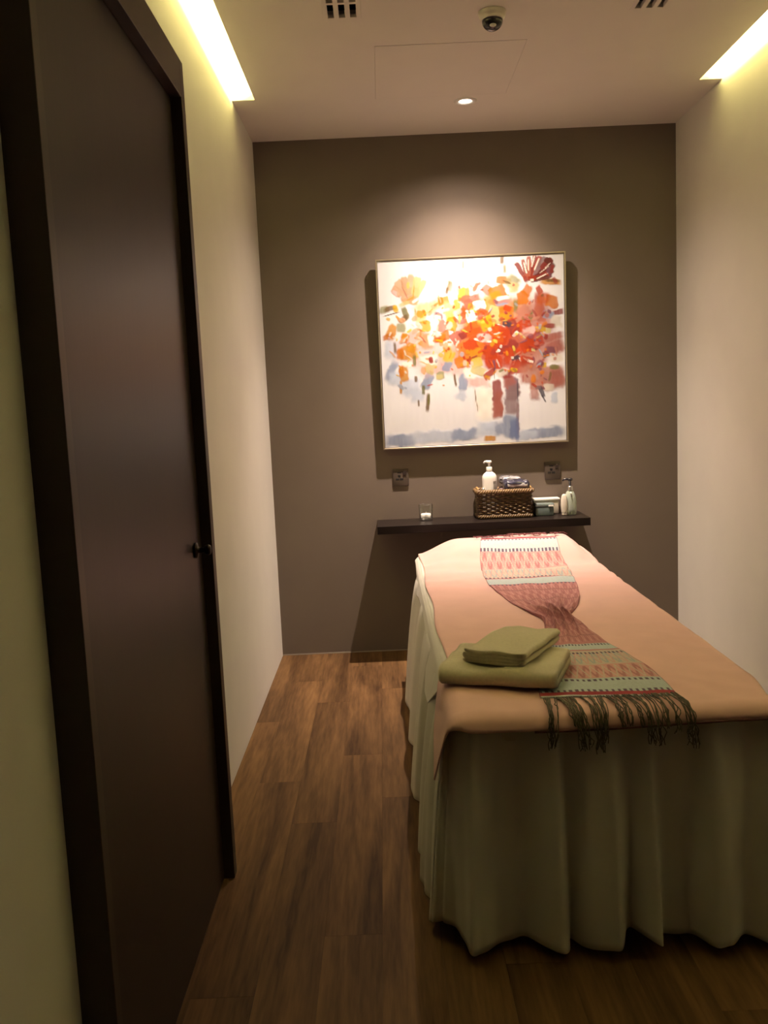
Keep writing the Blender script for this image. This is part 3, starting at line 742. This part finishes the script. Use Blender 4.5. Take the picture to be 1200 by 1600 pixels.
# lidded tub and glass box
tb = tag(empty('lidded_tub', (.871, 4.872, SZ)), 'cream tub with a flat white lid on the shelf right of the basket', 'container')
boxobj('tub_body', (-.070, -.030, 0), (.066, .030, .074), mat('cream_plastic', (.62, .56, .46), .4), tb, .006, 3, True)
boxobj('lid', (-.076, -.034, .074), (.072, .034, .087), M['white_plastic'], tb, .004, 3, True)
gb = tag(empty('glass_box', (.848, 4.800, SZ)), 'grey teal translucent box with a white patch on its lid beside the wicker basket', 'box')
boxobj('box_body', (-.050, -.030, 0), (.048, .030, .048), mat('teal_plastic', (.16, .21, .215), .15, .05, trans=.25, coat=.4), gb, .006, 3, True)
boxobj('box_lid', (-.052, -.032, .048), (.050, .032, .068), mat('teal_lid', (.20, .26, .26), .15, .05, trans=.25, coat=.4), gb, .006, 3, True)
boxobj('lid_patch', (.018, -.036, .050), (.046, -.0315, .059), M['white_plastic'], gb, .0015, 2)  # small white block on the front of the lid
# packets in the basket
def packet(label, loc, size, rz, tilt, m, seed):
    n, k = 40, 28; P = np.zeros((k, n, 3)); rs = np.random.RandomState(seed)
    for i in range(k):
        ph = math.pi*(i/(k-1)-.5)
        for j in range(n):
            th = 2*math.pi*j/n
            sg = lambda v, e: math.copysign(abs(v)**e, v)
            P[i, j] = (size[0]/2*sg(math.cos(ph), .35)*sg(math.cos(th), .4), size[1]/2*sg(math.cos(ph), .35)*sg(math.sin(th), .4), size[2]/2*sg(math.sin(ph), .6))
    q = P*1.0
    P[..., 2] += .010*(vnoise(q[..., 0]*55+seed, q[..., 1]*40+9, seed)-.5)*(q[..., 2] > 0)
    P[..., 1] += .006*(vnoise(q[..., 0]*60+seed, q[..., 2]*60+5, seed+1)-.5)
    o = grid('wrapped_packet', P, m, None, True, True)
    o.location = loc; o.rotation_euler = (tilt, 0, rz)
    return o
film = mat('navy_packet_film', (.045, .045, .075), .16, .5, 35, .5, 70, coat=1)
film2 = mat('silver_packet_film', (.42, .41, .44), .2, .6, 28, .5, 60, coat=1, metallic=.35)
pk = tag(packet('x', (.700, 4.800, SZ+.175), (.140, .090, .056), .03, .12, film, 21), 'navy plastic-wrapped packet at the front right of the basket', 'packet')
box_bm = bmesh.new()
P = np.zeros((10, 14, 3))
for i, a in enumerate(np.linspace(-.2, 1.15, 10)):
    for j, x in enumerate(np.linspace(-.052, .055, 14)):
        P[i, j] = (x, -.0455*math.cos(a)-.0005, .0255*math.sin(a)+.0035*math.sin(9*x*10+i)*.4)
P[..., 2] += .001
tag(grid('silver_band', P, film2, pk, True, thick=.0012, offset=0), 'shiny silver band of the wrapping')
pk2 = tag(packet('x', (.676, 4.860, SZ+.196), (.120, .060, .040), -.05, .05, film2, 33), 'silver plastic-wrapped packet behind the navy one in the basket', 'packet')
cap = tag(empty('jar', (.622, 4.800, SZ+.013)), 'small dark brown jar between the lotion bottle and the navy packet', 'jar')
obj('jar_body', lathe(bmesh.new(), [(0, 0), (.016, 0), (.0175, .003), (.0175, .115), (.015, .124), (.012, .128), (0, .128)], 24), mat('brown_jar', (.09, .04, .03), .3), cap, True)
obj('jar_lid', lathe(bmesh.new(), [(0, .126), (.0135, .126), (.014, .128), (.014, .142), (.012, .145), (0, .145)], 24), mat('jar_lid', (.16, .11, .11), .35), cap, True)
bd = tag(empty('glass_bead', (.5225, 4.790, SZ+.0125)), 'tiny clear-topped vial at the left corner of the wicker basket', 'vial')
obj('vial_body', lathe(bmesh.new(), [(0, 0), (.008, 0), (.009, .002), (.009, .128), (.006, .136), (0, .136)], 16), mat('vial_glass', (.6, .58, .55), .1, coat=1), bd, True)
obj('vial_cap', lathe(bmesh.new(), [(0, .135), (.008, .135), (.0095, .141), (.008, .149), (0, .152)], 16), M['steel'], bd, True)

# ---------------------------------------------------------------- treatment bed
BZ = .62
def hgt(x, y): return BZ+.08*ss(.10, .36, x)*ss(-.97, -.86, -np.asarray(x, float))*ss(3.95, 4.25, y)
tbl = tag(empty('massage_table', (.548, 3.2, 0)), 'massage table hidden under the white skirt and pink cover', 'table')
vin = mat('cream_vinyl', (.5, .46, .4), .5); dk = mat('dark_wood_leg', (.03, .02, .015), .5)
ox, oy = .548, 3.2
boxobj('mattress', (.172-ox, 2.135-oy, .52), (.925-ox, 4.26-oy, .606), vin, tbl, .03, 4, True)
boxobj('base_frame', (.20-ox, 2.18-oy, .44), (.90-ox, 4.22-oy, .52), dk, tbl, .004, 2)
boxobj('headrest', (.36-ox, 4.14-oy, .607), (.84-ox, 4.40-oy, .690), vin, tbl, .03, 4, True)
for lx in (.24, .86):
    for ly in (2.26, 4.12):
        boxobj('leg', (lx-.03-ox, ly-.03-oy, 0), (lx+.03-ox, ly+.03-oy, .44), dk, tbl, .004, 2)

cloth_w = mat('white_cotton_sheet', (.68, .66, .60), .85, .02, 12, .15, 900, sheen=.1)
# skirt: a closed pleated curtain hung round the table edge
hem = [(.0724, 2.187), (.0945, 2.168), (.1176, 2.1465), (.1371, 2.09), (.1575, 2.054), (.1843, 2.055), (.2161, 2.084), (.2532, 2.1225), (.2953, 2.133), (.3408, 2.07), (.3874, 2.028),
       (.4000, 2.071), (.4100, 2.120), (.4379, 2.095), (.4585, 2.067), (.5073, 2.042), (.5323, 2.048), (.5600, 2.100), (.5912, 2.0625), (.6141, 2.035), (.630, 2.081), (.646, 2.107), (.7116, 2.116),
       (.7444, 2.051), (.7803, 2.023), (.8159, 2.054), (.85, 2.09), (.89, 2.055), (.93, 2.04), (.985, 2.05), (1.02, 2.09)]
for k in range(1, 19):
    y = 2.12+(4.12-2.12)*k/19; hem.append((1.03 if k % 2 else .985, y))
hem += [(1.01, 4.17)]
for k in range(1, 9): hem.append((1.01-(1.01-.10)*k/9, 4.26 if k % 2 else 4.20))
hem += [(.075, 4.16)]
left = [(4.06, .052), (3.98, .047), (3.90, .060), (3.80, .086), (3.66, .078), (3.55, .055), (3.44, .052), (3.36, .082), (3.28, .090), (3.20, .062), (3.10, .052), (2.98, .049), (2.90, .046), (2.86, .070), (2.80, .094), (2.72, .090),
        (2.66, .060), (2.58, .054), (2.52, .080), (2.47, .086), (2.42, .056), (2.37, .047), (2.33, .070), (2.30, .092), (2.27, .078), (2.23, .060)]
hem += [(x, y) for y, x in left]
NH = 900
hp = catmull(hem, NH, True)
def inner(p):                                   # where that pleat hangs from on the table edge
    x, y = p; cx, cy = min(max(x, .20), .90), min(max(y, 2.18), 4.10)
    dx, dy = x-cx, y-cy; d = math.hypot(dx, dy) or 1e-6
    ex = .052; sc = ex/max(abs(dx), abs(dy), 1e-6) if max(abs(dx), abs(dy)) > ex else 1
    return np.array([cx+dx/d*(ex+.24*(d-.10)), cy+dy/d*(ex+.24*(d-.10))])
tp = np.array([inner(p) for p in hp])
rows = 34; S = np.zeros((rows, NH, 3)); u = np.arange(NH)
dip = .034+.012*np.sin(u*2*math.pi*11/NH)+.010*np.sin(u*2*math.pi*5/NH+1)
ker = 9
hs = np.array([np.convolve(np.r_[hp[-60:, c], hp[:, c], hp[:60, c]], np.ones(ker)/ker, 'same')[60:-60] for c in (0, 1)]).T
sm = np.array([np.convolve(np.r_[hp[-60:, c], hp[:, c], hp[:60, c]], np.ones(61)/61, 'same')[60:-60] for c in (0, 1)]).T
tn = np.roll(sm, -3, 0)-np.roll(sm, 3, 0); tn /= np.linalg.norm(tn, axis=1)[:, None]; SN = np.c_[tn[:, 1], -tn[:, 0]]
for r in range(rows):
    t = r/(rows-1); e = t**.55
    w_ = hs*(.5+.5*t)*1.0+hp*(.5-.5*t) if False else hs
    xy = tp*(1-e)+w_*e
    xy[:, 0] += .004*np.sin(u*.021*7+3*t)*t; xy[:, 1] += .004*np.sin(u*.027*6+4*t)*t
    rip = t**.8*(.005*np.sin(u*2*math.pi*37/NH+2*np.sin(u*.05)+1.2*t)+.0028*np.sin(u*2*math.pi*59/NH+3*np.sin(u*.031)-t)); xy = xy+rip[:, None]*SN
    S[r, :, :2] = xy; S[r, :, 2] = .588*(1-t)+dip*t
sk = tag(grid('bed_skirt', S, cloth_w, None, True, True, .0022, 0), 'white pleated cloth skirt hanging from the massage table to the floor', 'skirt')

# edge roll: cloth coordinate past an edge turns into a drop
def roll(d, r, amax):
    d = max(0, d); a = min(d/r, amax); out = r*math.sin(a); drop = r*(1-math.cos(a))
    if d > r*amax: out += (d-r*amax)*math.cos(amax); drop += (d-r*amax)*math.sin(amax)
    return out, drop
EL, ER, EF, EB = .165, .935, 2.115, 4.385
def drape(a, b, lift=0, rs=.04, asd=1.3):
    x, y, dz = a, b, 0
    if a < EL: o, q = roll(EL-a, rs, asd); x = EL-o; dz += q
    er = ER-.03*float(ss(-2.34, -2.12, -b))
    if a > er: o, q = roll(a-er, .03, 1.4); x = er+o; dz += q
    if b < EF: o, q = roll(EF-b, .046, 1.5); y = EF-o; dz += q
    if b > EB: o, q = roll(b-EB, .05, 1.4); y = EB+o; dz += q
    z = float(hgt(min(max(x, EL), ER), min(y, EB)))-dz
    nl = lift
    return [x-(nl if a < EL-.02 else 0), y-(nl if b < EF-.02 else 0), z+nl*(1 if dz < .02 else .3)]
def wob(X, Y, seed, wr):
    return wr*(vnoise(X*9, Y*7, seed)-.5)+wr*.6*(vnoise(X*22+Y*6, Y*16, seed+1)-.5)+.9*wr*np.sin(Y*38+X*6+5*vnoise(X*5, Y*5, seed+2))*ss(3.3, 3.9, Y)*ss(-4.25, -4.0, -Y)
def cloth(name, al, ar, bf, bb, na, nb, m, lift, wr, thick, seed):
    P = np.zeros((nb, na, 3))
    for i in range(nb):
        tb_ = i/(nb-1)
        for j in range(na):
            ta = j/(na-1)
            b = bf(ta)*(1-tb_)+bb(ta)*tb_; a = al(b)*(1-ta)+ar(b)*ta
            P[i, j] = drape(a, b, lift)
    X, Y = P[..., 0].copy(), P[..., 1].copy()
    P[..., 2] += wob(X, Y, seed, wr)
    return grid(name, P, m, None, True, False, thick, -1)
hemL = lambda b: EL-float(np.interp(b, [2.12, 2.45, 2.62, 2.76, 2.9, 3.1, 3.4, 3.7, 3.88, 4.0, 4.3], [.03, .07, .17, .18, .13, .085, .075, .085, .105, .07, .05]))
sheet = tag(cloth('bed_sheet', hemL, lambda b: EL+.02, lambda t: 2.13, lambda t: 4.36, 40, 150, cloth_w, -.002, .002, .002, 40), 'white bed sheet edge sticking out from under the pink cover on the left', 'sheet')
pink = mat('pink_cotton', (.72, .435, .41), .85, .03, 10, .2, 900, sheen=.15)
cl = lambda b: EL-(.012+.006*math.sin(b*9)) - float(np.interp(b, [2.05, 2.12, 2.20, 2.32, 2.42, 2.50], [.185, .17, .145, .115, .06, 0]))
cover = tag(cloth('bed_cover', cl, lambda b: ER+.055+.006*math.sin(b*11)+.005*math.sin(b*27), lambda t: EF-.012-.044*float(ss(.10, .21, t))-.004*math.sin(t*5), lambda t: EB+.055, 150, 260, pink, .0045, .0045, .0035, 50), 'pink cotton cover spread over the top of the massage table', 'bed cover')
pts = []
for a in np.linspace(.33, ER+.03, 60):
    ta = (a-EL)/(ER-EL); p = drape(a, EF-.059-.004*math.sin(ta*5), .0062); pts.append(p)
tag(obj('piping', tube(bmesh.new(), pts, .0028, 8), mat('dark_red_piping', (.09, .02, .02), .7), cover, True), 'dark red piping along the front hem')

# scarf: patterned runner gathered in the middle
LS = [(.456, 4.332), (.436, 4.206), (.427, 4.129), (.418, 4.061), (.412, 3.954), (.404, 3.763), (.406, 3.574), (.423, 3.423), (.442, 3.295), (.465, 3.174), (.49, 3.08), (.508, 3.011), (.511, 2.947), (.497, 2.855), (.477, 2.777), (.46, 2.704), (.43, 2.601), (.401, 2.474), (.386, 2.385), (.374, 2.276), (.367, 2.189)]
RS = [(.814, 4.309), (.802, 4.187), (.798, 4.138), (.794, 4.089), (.797, 4.015), (.785, 3.849), (.765, 3.653), (.743, 3.488), (.715, 3.328), (.683, 3.203), (.641, 3.09), (.614, 3.028), (.618, 2.972), (.63, 2.899), (.638, 2.814), (.649, 2.74), (.659, 2.663), (.673, 2.583), (.688, 2.5), (.704, 2.397), (.708, 2.299), (.708, 2.219), (.708, 2.168)]
def resamp(P, n):
    P = catmull(P, 400); d = np.r_[0, np.cumsum(np.hypot(*np.diff(P, axis=0).T))]; s = np.linspace(0, d[-1], n)
    return np.c_[np.interp(s, d, P[:, 0]), np.interp(s, d, P[:, 1])]
def split(P, k): return P[:k+1], P[k:]
def halves(P, k, n1, n2):
    a, b = split(P, k); return np.r_[resamp(a, n1), resamp(b, n2)[1:]]
N1, N2, NU = 300, 200, 150
Lc, Rc = halves(LS, 11, N1, N2), halves(RS, 11, N1, N2)
NV = len(Lc); U_ = np.linspace(0, 1, NU)
P = np.zeros((NV, NU, 3)); vv = np.r_[np.linspace(0, .5, N1), np.linspace(.5, 1, N2)[1:]]
for i in range(NV):
    P[i, :, :2] = Lc[i]*(1-U_[:, None])+Rc[i]*U_[:, None]
wid = np.hypot(*(Rc-Lc).T)
tight = 1-ss(.10, .26, wid)                      # how strongly it is gathered
gather = np.exp(-((vv-.525)/.10)**2)
for i in range(NV):
    z = hgt(P[i, :, 0], P[i, :, 1])+.0078+wob(P[i, :, 0], P[i, :, 1], 50, .0045)
    fold = 1-2*np.abs(np.sin(U_*math.pi*4.2+.5*np.sin(vv[i]*20)))**.6
    edge = np.sin(np.pi*np.clip(U_, 0, 1))**.5
    z += (.0+gather[i])*(.026*edge+.020*fold*edge)+.0016*(vnoise(U_*9, np.full(NU, vv[i]*26), 60)-.5)
    z += .004*(1+np.sin(0*U_))*ss(.18, .45, vv[i])*ss(-.78, -.55, -vv[i])*(1-tight[i])*np.sin(U_*2*math.pi*3.2+vv[i]*14+4*vnoise(U_*4, np.full(NU, vv[i]*10), 61))
    P[i, :, 2] = z
UU, VV = np.meshgrid(U_, vv)
def scarf_colors(U, V):
    C = {k: np.array(hexc(h)) for k, h in dict(red='96303a', blue='adb9bd', navy='5a4c62', rose='b0787a', pink='c39290', beige='baaba0', dark='6d3f4a', bl2='9aa2a6', wine='93575f').items()}
    D = np.where(V < .5, V/.5, (1-V)/.5)          # 0 at an end, 1 at the gather
    img = np.ones(U.shape+(3,))*C['rose']
    tri = lambda n, ph=0: np.abs(((U*n+ph) % 1)-.5)*2
    def put(mask, c, k=1): img[mask] = img[mask]*(1-k)+C[c]*k
    def dash(c0, n=22): put((np.abs(D-c0) < .010) & (((U*n) % 1) < .5), 'navy')
    far = V < .5
    s = np.where(far, D, D*.95)
    put(s < .16, 'blue'); put((s > .010) & (s < .040), 'red'); 
    put((s > .16) & (s < .30), 'pink')
    z = (s-.165)/.125; put((z > 0) & (z < 1) & (np.abs(z-tri(9)) < .20), 'wine', .6); put((z > 0) & (z < 1) & (np.abs(z-tri(9, .5)) < .10), 'beige')
    put((s > .30) & (s < .46), 'beige'); z = (s-.30)/.15
    put((z > .1) & (z < .9) & (np.abs(z-tri(8)) < .13), 'bl2'); put((z > .1) & (z < .9) & (np.abs(z-tri(8, .5)) < .09), 'pink')
    put((s > .475) & (s < .55), 'blue')
    for c0 in (.055, .15, .455, .565): dash(c0)
    z = ((s-.58)/.14) % 1; body = s > .58
    put(body & (np.abs(z-tri(10)) < .16), 'wine', .55); put(body & (np.abs(z-tri(10, .5)) < .12), 'pink', .8)
    put(body & (np.abs(z-.5) < .06), 'dark', .35)
    put((U < .012) | (U > .988), 'wine', .4)
    weave = 1+.16*(vnoise(U*150, V*420, 62)-.5)
    return img*weave[..., None]
scarf = tag(grid('scarf', P, mat_attr('woven_scarf', .9, .25, 900), None, True, False, .0025, 1), 'striped rose and pale blue woven scarf knotted in the middle, lying along the pink cover', 'scarf')
pigment(scarf, scarf_colors(UU, VV).reshape(-1, 3))
fr = mat('dark_olive_fringe', (.115, .10, .07), .9, .3, 80); fr2 = mat('dark_red_fringe', (.20, .07, .075), .9, .5, 80)
def strand(bm, x0, x1, b0, b1, lift, rad, seed, wig=.010):
    rs = np.random.RandomState(seed); pts = []
    for k in range(12):
        t = k/11; a = x0+(x1-x0)*t+wig*t*math.sin(5*t+rs.rand()*2)*rs.randn()*.5; b = b0+(b1-b0)*t
        p = drape(max(a, EL+.01), b, lift+.003*math.sin(math.pi*t)); pts.append(p)
    pts = catmull(pts, 24)
    tube(bm, pts, rad, 5)
tips = [(.375, .366, .13), (.39, .372, .125), (.41, .432, .05), (.425, .446, .15), (.445, .455, .14), (.468, .487, .155), (.490, .494, .15), (.512, .500, .12), (.535, .545, .06), (.555, .560, .05), (.578, .590, .06),
        (.600, .612, .13), (.622, .628, .14), (.645, .650, .07), (.665, .678, .09), (.688, .702, .15), (.702, .712, .155)]
for k, (x0, x1, ln) in enumerate(tips):
    bm = bmesh.new()
    for q in range(6):
        rs = np.random.RandomState(100*k+q)
        strand(bm, x0+.006*rs.randn(), x1+.007*rs.randn(), 2.183, 2.183-.095-ln*.62*(1-.2*rs.rand()), .0075+.0015*rs.rand(), .0013, 100*k+q)
    obj('tassel', bm, fr, scarf, True)
for k in range(11):
    x0 = .46+k*.035; bm = bmesh.new()
    for q in range(4):
        rs = np.random.RandomState(3000+10*k+q)
        strand(bm, x0+.006*rs.randn(), x0+.03*rs.randn(), 4.322, 4.345+.04*rs.rand()*(1 if k > 3 else -1.4), .013+.004*rs.rand(), .0018, 3000+10*k+q, .03)
    obj('tassel', bm, fr2, scarf, True)

# folded towels
towel_m = mat('pale_khaki_terry', (.68, .61, .44), .95, .06, 120, .9, 1100, sheen=.3)
def ribbon(n, t, w, start=1):
    r = t/2; c = []; flip = False
    for k in range(n):
        z = (k+.5)*t; xs_ = np.linspace(r, w-r, 14)
        if flip: xs_ = xs_[::-1]
        if k == 0 and not flip: xs_[0] = 0
        c += [(x, z) for x in xs_]
        if k < n-1:
            cx = xs_[-1]; sgn = 1 if not flip else -1
            for a in np.linspace(-math.pi/2, math.pi/2, 9)[1:-1]: c.append((cx+sgn*r*math.cos(a), z+r+r*math.sin(a)))
        flip = not flip
    c = np.array(c); tg = np.gradient(c, axis=0); tg /= np.linalg.norm(tg, axis=1)[:, None]; nn = np.c_[-tg[:, 1], tg[:, 0]]
    h = t*.5*.95
    # round ends
    e0 = [c[-1]+h*(math.cos(a)*nn[-1]+math.sin(a)*tg[-1]) for a in np.linspace(0, math.pi, 7)]
    e1 = [c[0]+h*(-math.cos(a)*nn[0]-math.sin(a)*tg[0]) for a in np.linspace(0, math.pi, 7)]
    return np.array([*(c+h*nn)[:-1], *e0, *(c-h*nn)[::-1][1:-1], *e1])
def towel(label, loc, rz, n, t, w, ln, along_x, seed):
    prof = ribbon(n, t, w); K = 40; bm = bmesh.new(); rings = []
    for k in range(K):
        s = k/(K-1); y = ln*s; sq = 1-.35*max(0, 1-min(s, 1-s)/.02)**2*.25
        ring = []
        for i, (x, z) in enumerate(prof):
            zz = z*(1+.05*math.sin(3.1*s*math.pi+seed)*(z/(n*t)))+.0022*math.sin(x*60+s*9+seed)*(z/(n*t))
            xx = w/2+(x-w/2)*sq+.002*math.sin(s*14+i*.05+seed)
            jj = .0016*math.sin(i*1.7+k*2.3)
            xx = xx if not along_x else w-xx
            ring.append((xx, y+(.004*math.sin(i*.31+seed) if k in (0, K-1) else 0), zz+jj*.3) if not along_x else (y, xx, zz+jj*.3))
        rings.append(ring)
    loft(bm, rings); bmesh.ops.recalc_face_normals(bm, faces=bm.faces)
    bmesh.ops.triangulate(bm, faces=[f for f in bm.faces if len(f.verts) > 4])
    o = tag(obj('folded_towel', bm, towel_m, None, True), label, 'towel', 'folded towels on the bed')
    o.location = loc; o.rotation_euler = (0, -.02, rz)
    return o
towel('larger folded pale khaki towel lying on the pink cover, under the other towel', (.118, 2.330, .6275), math.radians(-20), 2, .0225, .255, .315, True, 1)
towel('smaller folded pale khaki towel on top of the larger towel', (.190, 2.362, .6775), math.radians(-30), 4, .0085, .172, .285, False, 2)
